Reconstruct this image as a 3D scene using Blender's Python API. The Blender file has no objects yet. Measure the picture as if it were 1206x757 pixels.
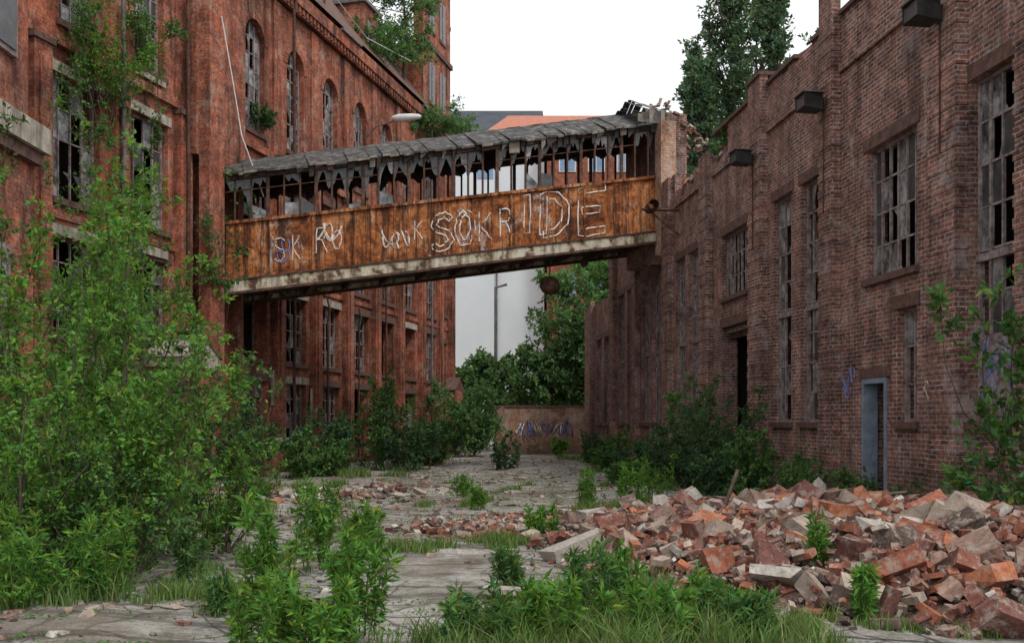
import bpy, math, random
import numpy as np
from mathutils import Matrix, Vector
rng=np.random.default_rng(7); random.seed(7)
scene=bpy.context.scene
# ------------------------------------------------------------------ materials
def new_mat(name):
    m=bpy.data.materials.new(name); m.use_nodes=True
    nt=m.node_tree; b=nt.nodes['Principled BSDF']
    return m,nt,b
def N(nt,t,**k):
    n=nt.nodes.new(t)
    for a,v in k.items(): setattr(n,a,v)
    return n
def noise(nt,vec,scale,detail=6,rough=.6,dist=0):
    n=N(nt,'ShaderNodeTexNoise'); n.inputs['Scale'].default_value=scale
    n.inputs['Detail'].default_value=min(detail,6); n.inputs['Roughness'].default_value=rough
    n.inputs['Distortion'].default_value=dist
    nt.links.new(vec,n.inputs['Vector']); return n.outputs['Fac']
def ramp(nt,fac,stops):
    r=N(nt,'ShaderNodeValToRGB'); cr=r.color_ramp
    while len(cr.elements)<len(stops): cr.elements.new(.5)
    for e,(p,c) in zip(cr.elements,stops):
        e.position=p; e.color=(c,c,c,1) if not hasattr(c,'__len__') else (*c,1)
    nt.links.new(fac,r.inputs['Fac']); return r.outputs['Color']
def mix(nt,fac,a,b,mode='MIX'):
    m=N(nt,'ShaderNodeMixRGB'); m.blend_type=mode
    for i,v in enumerate((fac,a,b)):
        if isinstance(v,(int,float)): m.inputs[i].default_value=v
        elif isinstance(v,tuple): m.inputs[i].default_value=(*v,1)
        else: nt.links.new(v,m.inputs[i])
    return m.outputs['Color']
def mapping(nt,vec,scale=(1,1,1),loc=(0,0,0)):
    m=N(nt,'ShaderNodeMapping'); m.inputs['Scale'].default_value=scale; m.inputs['Location'].default_value=loc
    nt.links.new(vec,m.inputs['Vector']); return m.outputs['Vector']
def bump(nt,b,h,strength=.5,dist=.02):
    n=N(nt,'ShaderNodeBump'); n.inputs['Strength'].default_value=strength; n.inputs['Distance'].default_value=dist
    nt.links.new(h,n.inputs['Height']); nt.links.new(n.outputs['Normal'],b.inputs['Normal'])
def coords(nt):
    t=N(nt,'ShaderNodeTexCoord'); return t.outputs['Object'],t.outputs['UV']

def brick_mat(name,c1,c2,mortar,pale=(.42,.36,.34),pale_lo=.60,soot_amt=.75,dark=(.02,.016,.015),pale_amt=.75,alt=(.4,.2,.12),alt_amt=.65,ms=.011):
    m,nt,b=new_mat(name); o,uv=coords(nt)
    jit=N(nt,'ShaderNodeTexNoise'); jit.inputs['Scale'].default_value=1.3; nt.links.new(uv,jit.inputs['Vector'])
    vm=N(nt,'ShaderNodeVectorMath',operation='MULTIPLY_ADD'); nt.links.new(jit.outputs['Color'],vm.inputs[0])
    vm.inputs[1].default_value=(.03,.03,0); nt.links.new(uv,vm.inputs[2])
    br=N(nt,'ShaderNodeTexBrick'); nt.links.new(vm.outputs[0],br.inputs['Vector'])
    br.inputs['Scale'].default_value=1; br.inputs['Brick Width'].default_value=.25; br.inputs['Row Height'].default_value=.079
    br.inputs['Mortar Size'].default_value=ms; br.inputs['Mortar Smooth'].default_value=.25; br.inputs['Bias'].default_value=-.1
    for k,v in (('Color1',c1),('Color2',c2),('Mortar',mortar)): br.inputs[k].default_value=(*v,1)
    big=noise(nt,o,.45,6,.65); med=noise(nt,o,2.2,6,.7); fine=noise(nt,o,14,4,.7)
    c=br.outputs['Color']
    inv=N(nt,'ShaderNodeMath',operation='SUBTRACT'); inv.inputs[0].default_value=1; nt.links.new(br.outputs['Fac'],inv.inputs[1])
    c=mix(nt,ramp(nt,noise(nt,mapping(nt,o,(1,1,1),(7,3,1)),.8,5,.7,.5),[(.46,0),(.58,alt_amt)]),c,alt)
    c=mix(nt,1,c,ramp(nt,fine,[(.3,.45),(.7,1.5)]),'MULTIPLY')
    c=mix(nt,1,c,ramp(nt,med,[(.32,.5),(.62,1.25)]),'MULTIPLY')
    pn=noise(nt,mapping(nt,o,(1,1,.8)),1.5,6,.8,.4)
    c=mix(nt,ramp(nt,pn,[(pale_lo-.03,0),(pale_lo+.06,pale_amt)]),c,pale)
    pn2=noise(nt,mapping(nt,o,(4,4,4),(3,1,8)),1.3,6,.78)
    c=mix(nt,ramp(nt,pn2,[(.55,0),(.66,pale_amt*.8)]),c,pale)
    st=noise(nt,mapping(nt,o,(1.8,1.8,.22)),1.0,6,.75)
    c=mix(nt,ramp(nt,st,[(.47,0),(.68,soot_amt)]),c,dark)
    c=mix(nt,ramp(nt,big,[(.47,0),(.72,soot_amt*.7)]),c,dark)
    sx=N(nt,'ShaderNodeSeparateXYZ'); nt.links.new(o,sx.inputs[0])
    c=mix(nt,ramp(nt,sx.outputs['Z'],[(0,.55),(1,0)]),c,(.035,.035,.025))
    nt.links.new(c,b.inputs['Base Color']); b.inputs['Roughness'].default_value=.92
    b.inputs['Specular IOR Level'].default_value=.15
    ad=N(nt,'ShaderNodeMath',operation='ADD'); nt.links.new(inv.outputs[0],ad.inputs[0]); nt.links.new(fine,ad.inputs[1])
    bump(nt,b,ad.outputs[0],.8,.02)
    return m
M={}
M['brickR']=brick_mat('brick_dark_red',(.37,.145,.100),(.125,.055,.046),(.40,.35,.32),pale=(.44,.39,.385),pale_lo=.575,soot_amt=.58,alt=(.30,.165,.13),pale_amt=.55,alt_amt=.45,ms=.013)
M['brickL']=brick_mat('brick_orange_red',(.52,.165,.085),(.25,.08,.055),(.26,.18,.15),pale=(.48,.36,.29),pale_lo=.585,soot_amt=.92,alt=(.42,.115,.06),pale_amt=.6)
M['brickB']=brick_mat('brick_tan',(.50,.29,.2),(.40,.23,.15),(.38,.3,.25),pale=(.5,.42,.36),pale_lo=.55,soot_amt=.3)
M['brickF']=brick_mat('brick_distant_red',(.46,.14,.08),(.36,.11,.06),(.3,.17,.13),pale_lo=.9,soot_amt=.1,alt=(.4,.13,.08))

def simple(name,stops,scale=2,rough=.8,streak=None,metal=0,bmp=.3,spec=.3,detail=6):
    m,nt,b=new_mat(name); o,uv=coords(nt)
    n=noise(nt,o,scale,detail,.7,.3)
    c=ramp(nt,n,stops)
    if streak:
        st=noise(nt,mapping(nt,o,(3,3,.3)),1.2,6,.7)
        c=mix(nt,ramp(nt,st,[(.45,0),(.66,.85)]),c,streak)
    nt.links.new(c,b.inputs['Base Color']); b.inputs['Roughness'].default_value=rough; b.inputs['Metallic'].default_value=metal
    b.inputs['Specular IOR Level'].default_value=spec
    bump(nt,b,noise(nt,o,scale*8,4,.7),bmp,.01)
    return m
def rust_mat():
    m,nt,b=new_mat('rusty_steel_plate'); o,uv=coords(nt)
    n=noise(nt,o,.8,6,.78,1.0)
    c=ramp(nt,n,[(.36,(.06,.024,.015)),(.43,(.18,.058,.022)),(.50,(.34,.115,.038)),(.57,(.46,.19,.075)),(.66,(.40,.25,.16))])
    s4=noise(nt,mapping(nt,o,(2.5,2.5,.6),(9,2,5)),2.1,6,.8,.3)
    c=mix(nt,ramp(nt,s4,[(.57,0),(.64,.6)]),c,(.52,.28,.16))
    s2=noise(nt,mapping(nt,o,(.8,.8,.6),(4,2,1)),.9,6,.8,.7)
    c=mix(nt,ramp(nt,s2,[(.57,0),(.61,.75)]),c,(.44,.38,.35))
    s1=noise(nt,mapping(nt,o,(3.4,3.4,.2)),1.5,6,.8)
    c=mix(nt,ramp(nt,s1,[(.49,0),(.58,.88)]),c,(.055,.024,.015))
    s5=noise(nt,mapping(nt,o,(2.5,2.5,.9),(1,7,2)),1.2,6,.8,.3)
    c=mix(nt,ramp(nt,s5,[(.56,0),(.62,.8)]),c,(.035,.022,.018))
    s3=noise(nt,o,7,5,.8)
    c=mix(nt,1,c,ramp(nt,s3,[(.3,.5),(.7,1.5)]),'MULTIPLY')
    nt.links.new(c,b.inputs['Base Color']); b.inputs['Roughness'].default_value=.85; b.inputs['Specular IOR Level'].default_value=.15
    bump(nt,b,s3,.6,.015); return m
M['rust']=rust_mat()
M['rustdark']=simple('dark_rusty_iron',[(.3,(.02,.013,.01)),(.5,(.08,.042,.03)),(.7,(.19,.095,.06))],5)
M['creambeam']=simple('peeling_cream_paint_beam',[(.40,(.10,.05,.03)),(.46,(.34,.28,.19)),(.52,(.52,.47,.36)),(.7,(.66,.62,.5))],2.6,streak=(.07,.035,.02))
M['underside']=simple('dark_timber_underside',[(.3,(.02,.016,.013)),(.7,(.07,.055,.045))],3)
M['felt']=simple('roofing_felt',[(.3,(.025,.025,.025)),(.5,(.085,.08,.078)),(.66,(.24,.225,.2))],3.5,streak=(.025,.025,.022))
M['frame']=simple('weathered_window_frame',[(.3,(.07,.05,.045)),(.5,(.24,.19,.18)),(.7,(.42,.38,.37))],6)
M['glass']=simple('dirty_glass',[(.36,(.03,.033,.034)),(.48,(.13,.13,.135)),(.62,(.36,.36,.36))],2.4,rough=.25,spec=.5,bmp=.05)
M['shard']=simple('sooty_glass_shard',[(.3,(.02,.02,.02)),(.7,(.09,.09,.095))],4,rough=.3,spec=.5,bmp=.05)
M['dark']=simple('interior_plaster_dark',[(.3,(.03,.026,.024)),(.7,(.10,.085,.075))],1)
M['cream']=simple('weathered_cream_stone',[(.3,(.24,.2,.16)),(.5,(.42,.38,.31)),(.7,(.55,.51,.44))],3,streak=(.1,.08,.06))
M['sill']=simple('sooty_sill_brick',[(.3,(.05,.03,.026)),(.7,(.2,.11,.085))],6)
M['lampbox']=simple('floodlight_housing',[(.3,(.012,.012,.012)),(.7,(.05,.05,.05))],6,rough=.5)
M['zinc']=simple('grey_zinc',[(.3,(.06,.05,.048)),(.7,(.22,.2,.19))],4,rough=.5)
M['whitewall']=simple('white_render_wall',[(.3,(.66,.71,.74)),(.7,(.76,.80,.82))],.25,bmp=.05)
M['greyroof']=simple('slate_roof',[(.3,(.03,.035,.05)),(.7,(.07,.08,.1))],1)
M['bluewin']=simple('blue_window_glass',[(.3,(.12,.22,.38)),(.7,(.3,.42,.6))],.8,rough=.15,spec=.5)
M['white']=simple('white_paint',[(.3,(.6,.6,.58)),(.7,(.8,.8,.78))],3)
M['chalk']=simple('graffiti_white_paint',[(.38,(.30,.17,.11)),(.45,(.60,.53,.48)),(.6,(.80,.77,.73))],5,bmp=0)
M['bluepaint']=simple('graffiti_blue_paint',[(.3,(.12,.14,.35)),(.7,(.25,.28,.55))],4,bmp=0)
M['doorblue']=simple('faded_blue_door_frame',[(.3,(.12,.15,.2)),(.7,(.28,.33,.4))],4)
M['bark']=simple('bark',[(.3,(.035,.028,.02)),(.7,(.12,.095,.07))],9)
M['stem']=simple('green_stem',[(.3,(.06,.08,.03)),(.7,(.13,.14,.06))],9)
M['wood']=simple('grey_timber',[(.3,(.12,.09,.07)),(.7,(.33,.28,.23))],6)
def tile_mat():
    m,nt,b=new_mat('clay_roof_tiles'); o,uv=coords(nt)
    br=N(nt,'ShaderNodeTexBrick'); nt.links.new(uv,br.inputs['Vector']); br.inputs['Scale'].default_value=1
    br.inputs['Brick Width'].default_value=.22; br.inputs['Row Height'].default_value=.3; br.inputs['Mortar Size'].default_value=.02
    br.inputs['Color1'].default_value=(.26,.11,.08,1); br.inputs['Color2'].default_value=(.15,.08,.065,1); br.inputs['Mortar'].default_value=(.03,.02,.02,1)
    c=mix(nt,ramp(nt,noise(nt,o,.6,6,.7),[(.42,0),(.65,.8)]),br.outputs['Color'],(.09,.08,.065))
    nt.links.new(c,b.inputs['Base Color']); b.inputs['Roughness'].default_value=.9
    bump(nt,b,br.outputs['Fac'],.5,.03); return m
M['tile']=tile_mat()
M['orangetile']=simple('orange_roof_tiles',[(.3,(.36,.13,.08)),(.7,(.48,.2,.13))],3)
def ground_mat(name='cracked_concrete_ground',dust=False):
    m,nt,b=new_mat(name); o,uv=coords(nt)
    big=noise(nt,o,.33,6,.68,.4); med=noise(nt,o,1.5,6,.75,.3); fine=noise(nt,o,16,6,.78); gr=noise(nt,o,60,3,.7)
    if dust: c=ramp(nt,med,[(.3,(.09,.06,.045)),(.5,(.19,.12,.095)),(.7,(.30,.22,.17))])
    else: c=ramp(nt,med,[(.32,(.19,.17,.145)),(.45,(.37,.345,.31)),(.55,(.48,.455,.415)),(.68,(.58,.56,.52))])
    c=mix(nt,1,c,ramp(nt,fine,[(.3,.5),(.55,1.0),(.75,1.35)]),'MULTIPLY')
    if not dust:
        dv=N(nt,'ShaderNodeVectorMath',operation='MULTIPLY_ADD'); nn=N(nt,'ShaderNodeTexNoise'); nn.inputs['Scale'].default_value=1.6; nn.inputs['Detail'].default_value=6
        nt.links.new(o,nn.inputs['Vector']); nt.links.new(nn.outputs['Color'],dv.inputs[0]); dv.inputs[1].default_value=(.45,.45,0); nt.links.new(o,dv.inputs[2])
        br=N(nt,'ShaderNodeTexBrick'); nt.links.new(dv.outputs[0],br.inputs['Vector']); br.inputs['Scale'].default_value=1
        br.inputs['Brick Width'].default_value=2.3; br.inputs['Row Height'].default_value=1.3; br.inputs['Mortar Size'].default_value=.04
        c=mix(nt,mix(nt,1,br.outputs['Fac'],ramp(nt,med,[(.3,1.),(.7,.5)]),'MULTIPLY'),c,(.055,.05,.03))
        vo=N(nt,'ShaderNodeTexVoronoi',feature='DISTANCE_TO_EDGE'); vo.inputs['Scale'].default_value=1.1; nt.links.new(dv.outputs[0],vo.inputs['Vector'])
        c=mix(nt,ramp(nt,vo.outputs['Distance'],[(.0,.85),(.022,0)]),c,(.05,.04,.03))
        c=mix(nt,ramp(nt,big,[(.50,0),(.58,.65)]),c,(.20,.165,.125))
        mo=noise(nt,o,.9,6,.8,.5)
        c=mix(nt,ramp(nt,mo,[(.56,0),(.62,.6)]),c,(.11,.12,.055))
        ds=noise(nt,mapping(nt,o,(.35,1.6,1)),1.0,6,.75,.3)
        c=mix(nt,ramp(nt,ds,[(.54,0),(.61,.6)]),c,(.085,.07,.055))
    rb=noise(nt,o,2.6,6,.8)
    c=mix(nt,ramp(nt,rb,[(.58,0),(.64,.45)]),c,(.27,.16,.12))
    c=mix(nt,1,c,ramp(nt,gr,[(.3,.65),(.7,1.3)]),'MULTIPLY')
    nt.links.new(c,b.inputs['Base Color']); b.inputs['Roughness'].default_value=.95; b.inputs['Specular IOR Level'].default_value=.1
    ad=N(nt,'ShaderNodeMath',operation='MULTIPLY_ADD'); nt.links.new(med,ad.inputs[0]); ad.inputs[1].default_value=3; nt.links.new(fine,ad.inputs[2])
    bump(nt,b,ad.outputs[0],.8,.05); return m
M['ground']=ground_mat(); M['dust']=ground_mat('brick_dust',True)
def attr_mat(name,base=None,rough=.8,trans=0):
    m,nt,b=new_mat(name)
    a=N(nt,'ShaderNodeAttribute'); a.attribute_name='Col'; c=a.outputs['Color']
    if base: c=mix(nt,1,c,base,'MULTIPLY')
    if not trans:
        o,_=coords(nt); f=noise(nt,o,18,5,.7)
        c=mix(nt,1,c,ramp(nt,f,[(.3,.55),(.7,1.35)]),'MULTIPLY')
        c=mix(nt,ramp(nt,noise(nt,o,7,5,.8),[(.50,0),(.60,.65)]),c,(.38,.32,.27))
        bump(nt,b,f,.6,.01)
    nt.links.new(c,b.inputs['Base Color']); b.inputs['Roughness'].default_value=rough
    b.inputs['Specular IOR Level'].default_value=.2
    if trans:
        t=N(nt,'ShaderNodeBsdfTranslucent'); nt.links.new(mix(nt,1,c,(1.4,1.4,.7),'MULTIPLY'),t.inputs['Color'])
        ms=N(nt,'ShaderNodeMixShader'); ms.inputs[0].default_value=trans
        nt.links.new(b.outputs[0],ms.inputs[1]); nt.links.new(t.outputs[0],ms.inputs[2])
        nt.links.new(ms.outputs[0],nt.nodes['Material Output'].inputs['Surface'])
    return m
M['leafbright']=attr_mat('leaf_bright',(.125,.265,.048),.6,.35)
M['leafmid']=attr_mat('leaf_mid',(.095,.20,.058),.6,.3)
M['leafdark']=attr_mat('leaf_dark',(.060,.128,.052),.65,.25)
M['leafpoplar']=attr_mat('leaf_poplar',(.085,.155,.085),.6,.25)
M['leaffar']=attr_mat('leaf_far_hazed',(.125,.24,.095),.65,.35)  # green for far foliage, brightened and paled so distance haze sits in the colour
M['grassm']=attr_mat('grass_blade',(.14,.235,.065),.6,.3)
M['rubble']=attr_mat('rubble_pieces',None,.95)

# ------------------------------------------------------------------ mesh helpers
def link(o,parent=None):
    scene.collection.objects.link(o)
    if parent: o.parent=parent
    return o
def empty(name,loc=(0,0,0)):
    e=bpy.data.objects.new(name,None); e.empty_display_size=.3; scene.collection.objects.link(e); return e
def mesh_np(name,V,Q,mat,col=None,parent=None,smooth=False):
    V=np.asarray(V,dtype=np.float32); Q=np.asarray(Q,dtype=np.int32); k=Q.shape[1]
    me=bpy.data.meshes.new(name); me.vertices.add(len(V)); me.vertices.foreach_set('co',V.ravel())
    me.loops.add(Q.size); me.loops.foreach_set('vertex_index',Q.ravel())
    me.polygons.add(len(Q)); me.polygons.foreach_set('loop_start',np.arange(0,Q.size,k,dtype=np.int32))
    me.polygons.foreach_set('loop_total',np.full(len(Q),k,dtype=np.int32))
    me.update(calc_edges=True)
    me.polygons.foreach_set('use_smooth',np.full(len(Q),smooth,dtype=bool))
    if col is not None:
        a=me.color_attributes.new('Col','FLOAT_COLOR','POINT')
        c=np.ones((len(V),4),dtype=np.float32); c[:,:3]=col; a.data.foreach_set('color',c.ravel())
    me.materials.append(mat); o=bpy.data.objects.new(name,me); return link(o,parent)

class Frame:
    def __init__(s,o,a,n): s.o=np.array(o,float); s.a=np.array(a,float); s.n=np.array(n,float)
    def P(s,u,d,z):
        q=s.o+s.a*u+s.n*d; return (q[0],q[1],z)
kr=math.hypot(.098,1); kl=math.hypot(.2475,1)
FR=Frame((8.55,0),(-.098,1),(-1/kr,-.098/kr))
FL=Frame((-16.95,0),(.2475,1),(1/kl,-.2475/kl))
FW=Frame((0,0),(1,0),(0,-1))
class MB:
    def __init__(s,fr): s.fr=fr; s.g={}
    def poly(s,pts,mat):
        g=s.g.setdefault(mat,[[],[],[]]); i=len(g[0])
        p=np.array(pts); nrm=np.cross(p[1]-p[0],p[2]-p[0]); ax=int(np.argmax(abs(nrm)))
        for q in pts:
            g[0].append(s.fr.P(*q)); g[2].append({0:(q[1]+.07,q[2]),1:(q[0],q[2]),2:(q[0],q[1])}[ax])
        g[1].append(tuple(range(i,i+len(pts))))
    def box(s,s0,s1,d0,d1,z0,z1,mat):
        s.sbox(s0,s1,d0,d1,lambda x:z0,lambda x:z1,mat)
    def sbox(s,s0,s1,d0,d1,f0,f1,mat):
        c=[]
        for f in (f0,f1):
            for b in (d0,d1):
                for a in (s0,s1): c.append((a,b,f(a)))
        for q in ((0,1,3,2),(4,6,7,5),(0,4,5,1),(2,3,7,6),(0,2,6,4),(1,5,7,3)):
            s.poly([c[i] for i in q],mat)
    def wall(s,s0,s1,z0,z1,d0,d1,ops,mat,topvar=None):
        cuts={s0,s1}
        for o in ops:
            cuts|={max(s0,min(s1,o[0])),max(s0,min(s1,o[1]))}
        if topvar:
            x=s0
            while x<s1: cuts.add(round(x,3)); x+=.37
        cuts=sorted(cuts)
        for a,b in zip(cuts[:-1],cuts[1:]):
            if b-a<1e-4: continue
            m=(a+b)/2; zz=sorted([(o[2],o[3]) for o in ops if o[0]<m<o[1]]); z=z0
            top=z1+(topvar(m) if topvar else 0)
            for p,q in zz:
                if p>z+1e-4: s.box(a,b,d0,d1,z,p,mat)
                z=q
            if top>z: s.box(a,b,d0,d1,z,top,mat)
    def window(s,s0,s1,z0,z1,d,cols,rows,broken=.45,fw=.035,frame='frame',arch=0,glass='glass'):
        w=s1-s0; h=z1-z0
        s.box(s0,s0+.06,d-.05,d+.03,z0,z1,frame); s.box(s1-.06,s1,d-.05,d+.03,z0,z1,frame)
        s.box(s0+.06,s1-.06,d-.05,d+.03,z0,z0+.06,frame)
        if not arch: s.box(s0+.06,s1-.06,d-.05,d+.03,z1-.06,z1,frame)
        for i in range(1,cols):
            x=s0+w*i/cols; thick=fw*(1.8 if i%3==0 else 1)
            s.box(x-thick/2,x+thick/2,d-.03,d+.02,z0+.06,z1-.06+(.05 if arch else 0),frame)
        for j in range(1,rows):
            z=z0+h*j/rows
            if random.random()<.93: s.box(s0+.06,s1-.06,d-.02,d+.012,z-fw/2,z+fw/2,frame)
        for i in range(cols):
            for j in range(rows):
                r=random.random(); a=s0+w*i/cols; b=s0+w*(i+1)/cols; p=z0+h*j/rows; q=z0+h*(j+1)/rows
                g=glass if random.random()<.7 else 'shard'
                t=random.uniform(-.012,.012)
                if r>broken: s.poly([(a,d-.008+t,p),(b,d-.008,p),(b,d-.008-t,q),(a,d-.008,q)],g)
                elif r>broken*.4:
                    k=random.randint(0,3); u,v=random.uniform(.3,.9),random.uniform(.3,.95)
                    P=[(a,p),(b,p),(b,q),(a,q)]; A=P[k];B=P[(k+1)%4];D=P[(k-1)%4]
                    pb=(A[0]+(B[0]-A[0])*u,A[1]+(B[1]-A[1])*u); pd=(A[0]+(D[0]-A[0])*v,A[1]+(D[1]-A[1])*v)
                    pm=((pb[0]+pd[0])/2*.8+A[0]*.2,(pb[1]+pd[1])/2*.8+A[1]*.2)
                    s.poly([(x,d-.008,y) for x,y in (A,pb,pm,pd)],g)
    def arch(s,s0,s1,zs,zt,d0,d1,mat,ring=None):
        c=(s0+s1)/2; r=(s1-s0)/2; n=10; pts=[(c-r*math.cos(math.pi*i/n), zs+(zt-zs)*math.sin(math.pi*i/n)) for i in range(n+1)]
        for (a,za),(b,zb) in zip(pts[:-1],pts[1:]):
            if zt-min(za,zb)<1e-4: continue
            s.poly([(a,d1,za),(b,d1,zb),(b,d1,zt),(a,d1,zt)],mat)
            s.poly([(a,d0,za),(b,d0,zb),(b,d1,zb),(a,d1,za)],mat)
        if ring:
            k=1.3
            for i in range(14):
                t0=math.pi*(i+.04)/14; t1=math.pi*(i+.96)/14
                q=[]
                for t,m in ((t0,1),(t1,1),(t1,k),(t0,k)):
                    q.append((c-r*m*math.cos(t), zs+((zt-zs)*m)*math.sin(t)))
                d2=d1+.035
                s.poly([(x,d2,z) for x,z in q],ring)
                for u in range(4):
                    (x,z),(x2,z2)=q[u],q[(u+1)%4]
                    s.poly([(x,d1,z),(x2,d1,z2),(x2,d2,z2),(x,d2,z)],ring)
    def build(s,parent,names={}):
        for mat,(v,f,uv) in s.g.items():
            nm=names.get(mat,mat)
            me=bpy.data.meshes.new(nm); me.from_pydata(v,[],f); me.update()
            ul=me.uv_layers.new(name='UVMap')
            vi=np.zeros(len(me.loops),dtype=np.int32)
            me.loops.foreach_get('vertex_index',vi); arr=np.array(uv,dtype=np.float32)[vi]; ul.data.foreach_set('uv',arr.ravel())
            me.materials.append(M[mat]); link(bpy.data.objects.new(nm,me),parent)

def tube_arrays(P,R,sides=5):
    n,k,_=P.shape; T=np.gradient(P,axis=1) if k>2 else np.repeat((P[:,1:]-P[:,:1]),2,axis=1)
    T=T/(np.linalg.norm(T,axis=2,keepdims=True)+1e-9)
    ref=np.where(abs(T[...,2:3])>.9,np.array([1.,0,0]),np.array([0,0,1.]))
    A=np.cross(T,ref); A/=np.linalg.norm(A,axis=2,keepdims=True)+1e-9; B=np.cross(T,A)
    ang=np.arange(sides)*2*math.pi/sides
    V=P[:,:,None,:]+R[:,:,None,None]*(A[:,:,None,:]*np.cos(ang)[None,None,:,None]+B[:,:,None,:]*np.sin(ang)[None,None,:,None])
    idx=np.arange(n*k*sides).reshape(n,k,sides)
    a=idx[:,:-1,:]; b=np.roll(idx,-1,axis=2)[:,:-1,:]; c=np.roll(idx,-1,axis=2)[:,1:,:]; d=idx[:,1:,:]
    return V.reshape(-1,3),np.stack([a,b,c,d],-1).reshape(-1,4)
def tube(name,pts,r,mat,parent=None,sides=8):
    P=np.array([pts],float); k=P.shape[1]; R=np.full((1,k),r) if np.isscalar(r) else np.array([r],float)
    V,Q=tube_arrays(P,R,sides); return mesh_np(name,V,Q,mat,parent=parent,smooth=True)
def unit(v): return v/(np.linalg.norm(v,axis=-1,keepdims=True)+1e-9)

def leaves_mesh(name,pos,dirs,size,mat,tone,lw=.5,parent=None,flat=.5):
    n=len(pos); nr=unit(rng.normal(size=(n,3))*(1-flat)+np.array([0,-.15,1])*flat)
    side=unit(np.cross(dirs,nr)); L=size[:,None]
    nr2=unit(np.cross(side,dirs))
    v0=pos; v1=pos+dirs*L*.45+side*L*lw*.5+nr2*L*.1; v2=pos+dirs*L; v3=pos+dirs*L*.45-side*L*lw*.5+nr2*L*.1
    V=np.stack([v0,v1,v2,v3],1).reshape(-1,3); Q=np.arange(4*n).reshape(n,4)
    C=np.repeat(tone,4,axis=0); return mesh_np(name,V,Q,mat,C,parent)
def foliage(name,S,Vv,ntw,twl,nl,ls,mat,rad=.02,tmin=.15,up=.35,bend=.12,droop=.0,lw=.5,trunk=None,stemmat='bark',twig=True,flat=.5,tw_taper=.55):
    par=empty(name); S=np.asarray(S,float); Vv=np.asarray(Vv,float); n=len(S)
    Ln=np.linalg.norm(Vv,axis=1,keepdims=True); bv=rng.normal(size=(n,3))*bend*Ln; bv2=rng.normal(size=(n,3))*bend*.5*Ln
    def stem(i,t):
        t=t[...,None]; return S[i]+Vv[i]*t+bv[i]*np.sin(math.pi*t)*.8+bv2[i]*np.sin(2*math.pi*t)*.5-np.array([0,0,1.])*droop*Ln[i]*t*t
    ks=np.linspace(0,1,7); ii=np.repeat(np.arange(n)[:,None],7,1); P=stem(ii,np.tile(ks,(n,1)))
    R=rad*(Ln/ Ln.max())*(1-.85*ks)[None,:]
    V,Q=tube_arrays(P,R,5)
    Vs=[V];Qs=[Q];off=len(V)
    I=np.repeat(np.arange(n),ntw); m=len(I); t=tmin+(1-tmin)*rng.random(m)**.85
    tp=stem(I,t); td=unit(rng.normal(size=(m,3))+np.array([0,0,up])+.5*unit(Vv[I])); tl=twl*(1.15-tw_taper*t)*rng.uniform(.45,1.1,m)
    if twig:
        E=tp+td*tl[:,None]; V2,Q2=tube_arrays(np.stack([tp,E],1),np.tile(np.array([[rad*.22,rad*.08]]),(m,1)),3)
        Vs.append(V2);Qs.append(Q2+off);off+=len(V2)
    if trunk is not None:
        V3,Q3=tube_arrays(np.array([trunk[0]],float),np.array([trunk[1]],float),9); Vs.append(V3);Qs.append(Q3+off)
    mesh_np('branches',np.concatenate(Vs),np.concatenate(Qs),M[stemmat],parent=par,smooth=True)
    J=np.repeat(np.arange(m),nl); q=len(J); u=rng.random(q)**.8
    pos=tp[J]+td[J]*(tl[J]*u)[:,None]+rng.normal(size=(q,3))*(.12*tl[J]*(1-.4*u))[:,None]
    pos[:,2]-=.15*tl[J]*u*u
    if droop==0: pos[:,2]=np.maximum(pos[:,2],S[:,2].min()+.02)
    dirs=unit(td[J]*.6+rng.normal(size=(q,3))*.7-np.array([0,0,.15]))
    tone=(rng.uniform(.5,1.35,m)[J]*rng.uniform(.7,1.25,q))[:,None]*np.array([1,1,1.])
    hue=rng.normal(size=(q,1))*.12; tone=tone*np.concatenate([1+hue*1.6,1+hue*.2,1-hue],1)
    yel=rng.random(q)<.03; tone[yel]*=np.array([2.2,1.4,1.2])
    leaves_mesh('leaves',pos,dirs,ls*rng.uniform(.6,1.25,q),M[mat],np.clip(tone,.05,3),lw,par,flat)
    return par
def shrub(name,x,y,H,R,ns,ntw,nl,ls,mat,z=0,twl=None,**k):
    a=rng.uniform(0,2*math.pi,ns); r=np.sqrt(rng.random(ns))
    S=np.stack([x+R*.35*r*np.cos(a),y+R*.35*r*np.sin(a),np.full(ns,float(z))],1)
    h=H*(rng.uniform(.45,1,ns))*(1-.35*r*r)
    V=np.stack([R*.75*r*np.cos(a),R*.75*r*np.sin(a),h],1)
    return foliage(name,S,V,ntw,twl or R*.45,nl,ls,mat,**k)
def tree(name,x,y,H,R,nlimb,ntw,nl,ls,mat,z0f=.18,twl=None,form='round',rad=.2,z=0,**k):
    t=rng.uniform(z0f,.97,nlimb); a=rng.uniform(0,2*math.pi,nlimb)
    S=np.stack([x+rng.normal(size=nlimb)*.05,y+rng.normal(size=nlimb)*.05,z+t*H*.9],1)
    if form=='poplar':
        rr=R*np.sin(math.pi*np.clip((t*.85+.15),0,1))**.6*rng.uniform(.5,1.15,nlimb); V=np.stack([rr*np.cos(a),rr*np.sin(a),H*.14*rng.uniform(.5,1.4,nlimb)],1)
    else:
        rr=R*np.sqrt(np.clip(1-((t-.55)/.5)**2,.08,1))*rng.uniform(.65,1.1,nlimb); V=np.stack([rr*np.cos(a),rr*np.sin(a),R*rng.uniform(.1,.6,nlimb)],1)
    kk=np.linspace(0,1,6); tr=np.stack([x+.02*H*np.sin(kk*4),y+0*kk,z+kk*H*.93],1); trR=rad*(1-.88*kk)
    return foliage(name,S,V,ntw,twl or R*.35,nl,ls,mat,rad=rad*.3,trunk=(tr,trR),**k)

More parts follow.
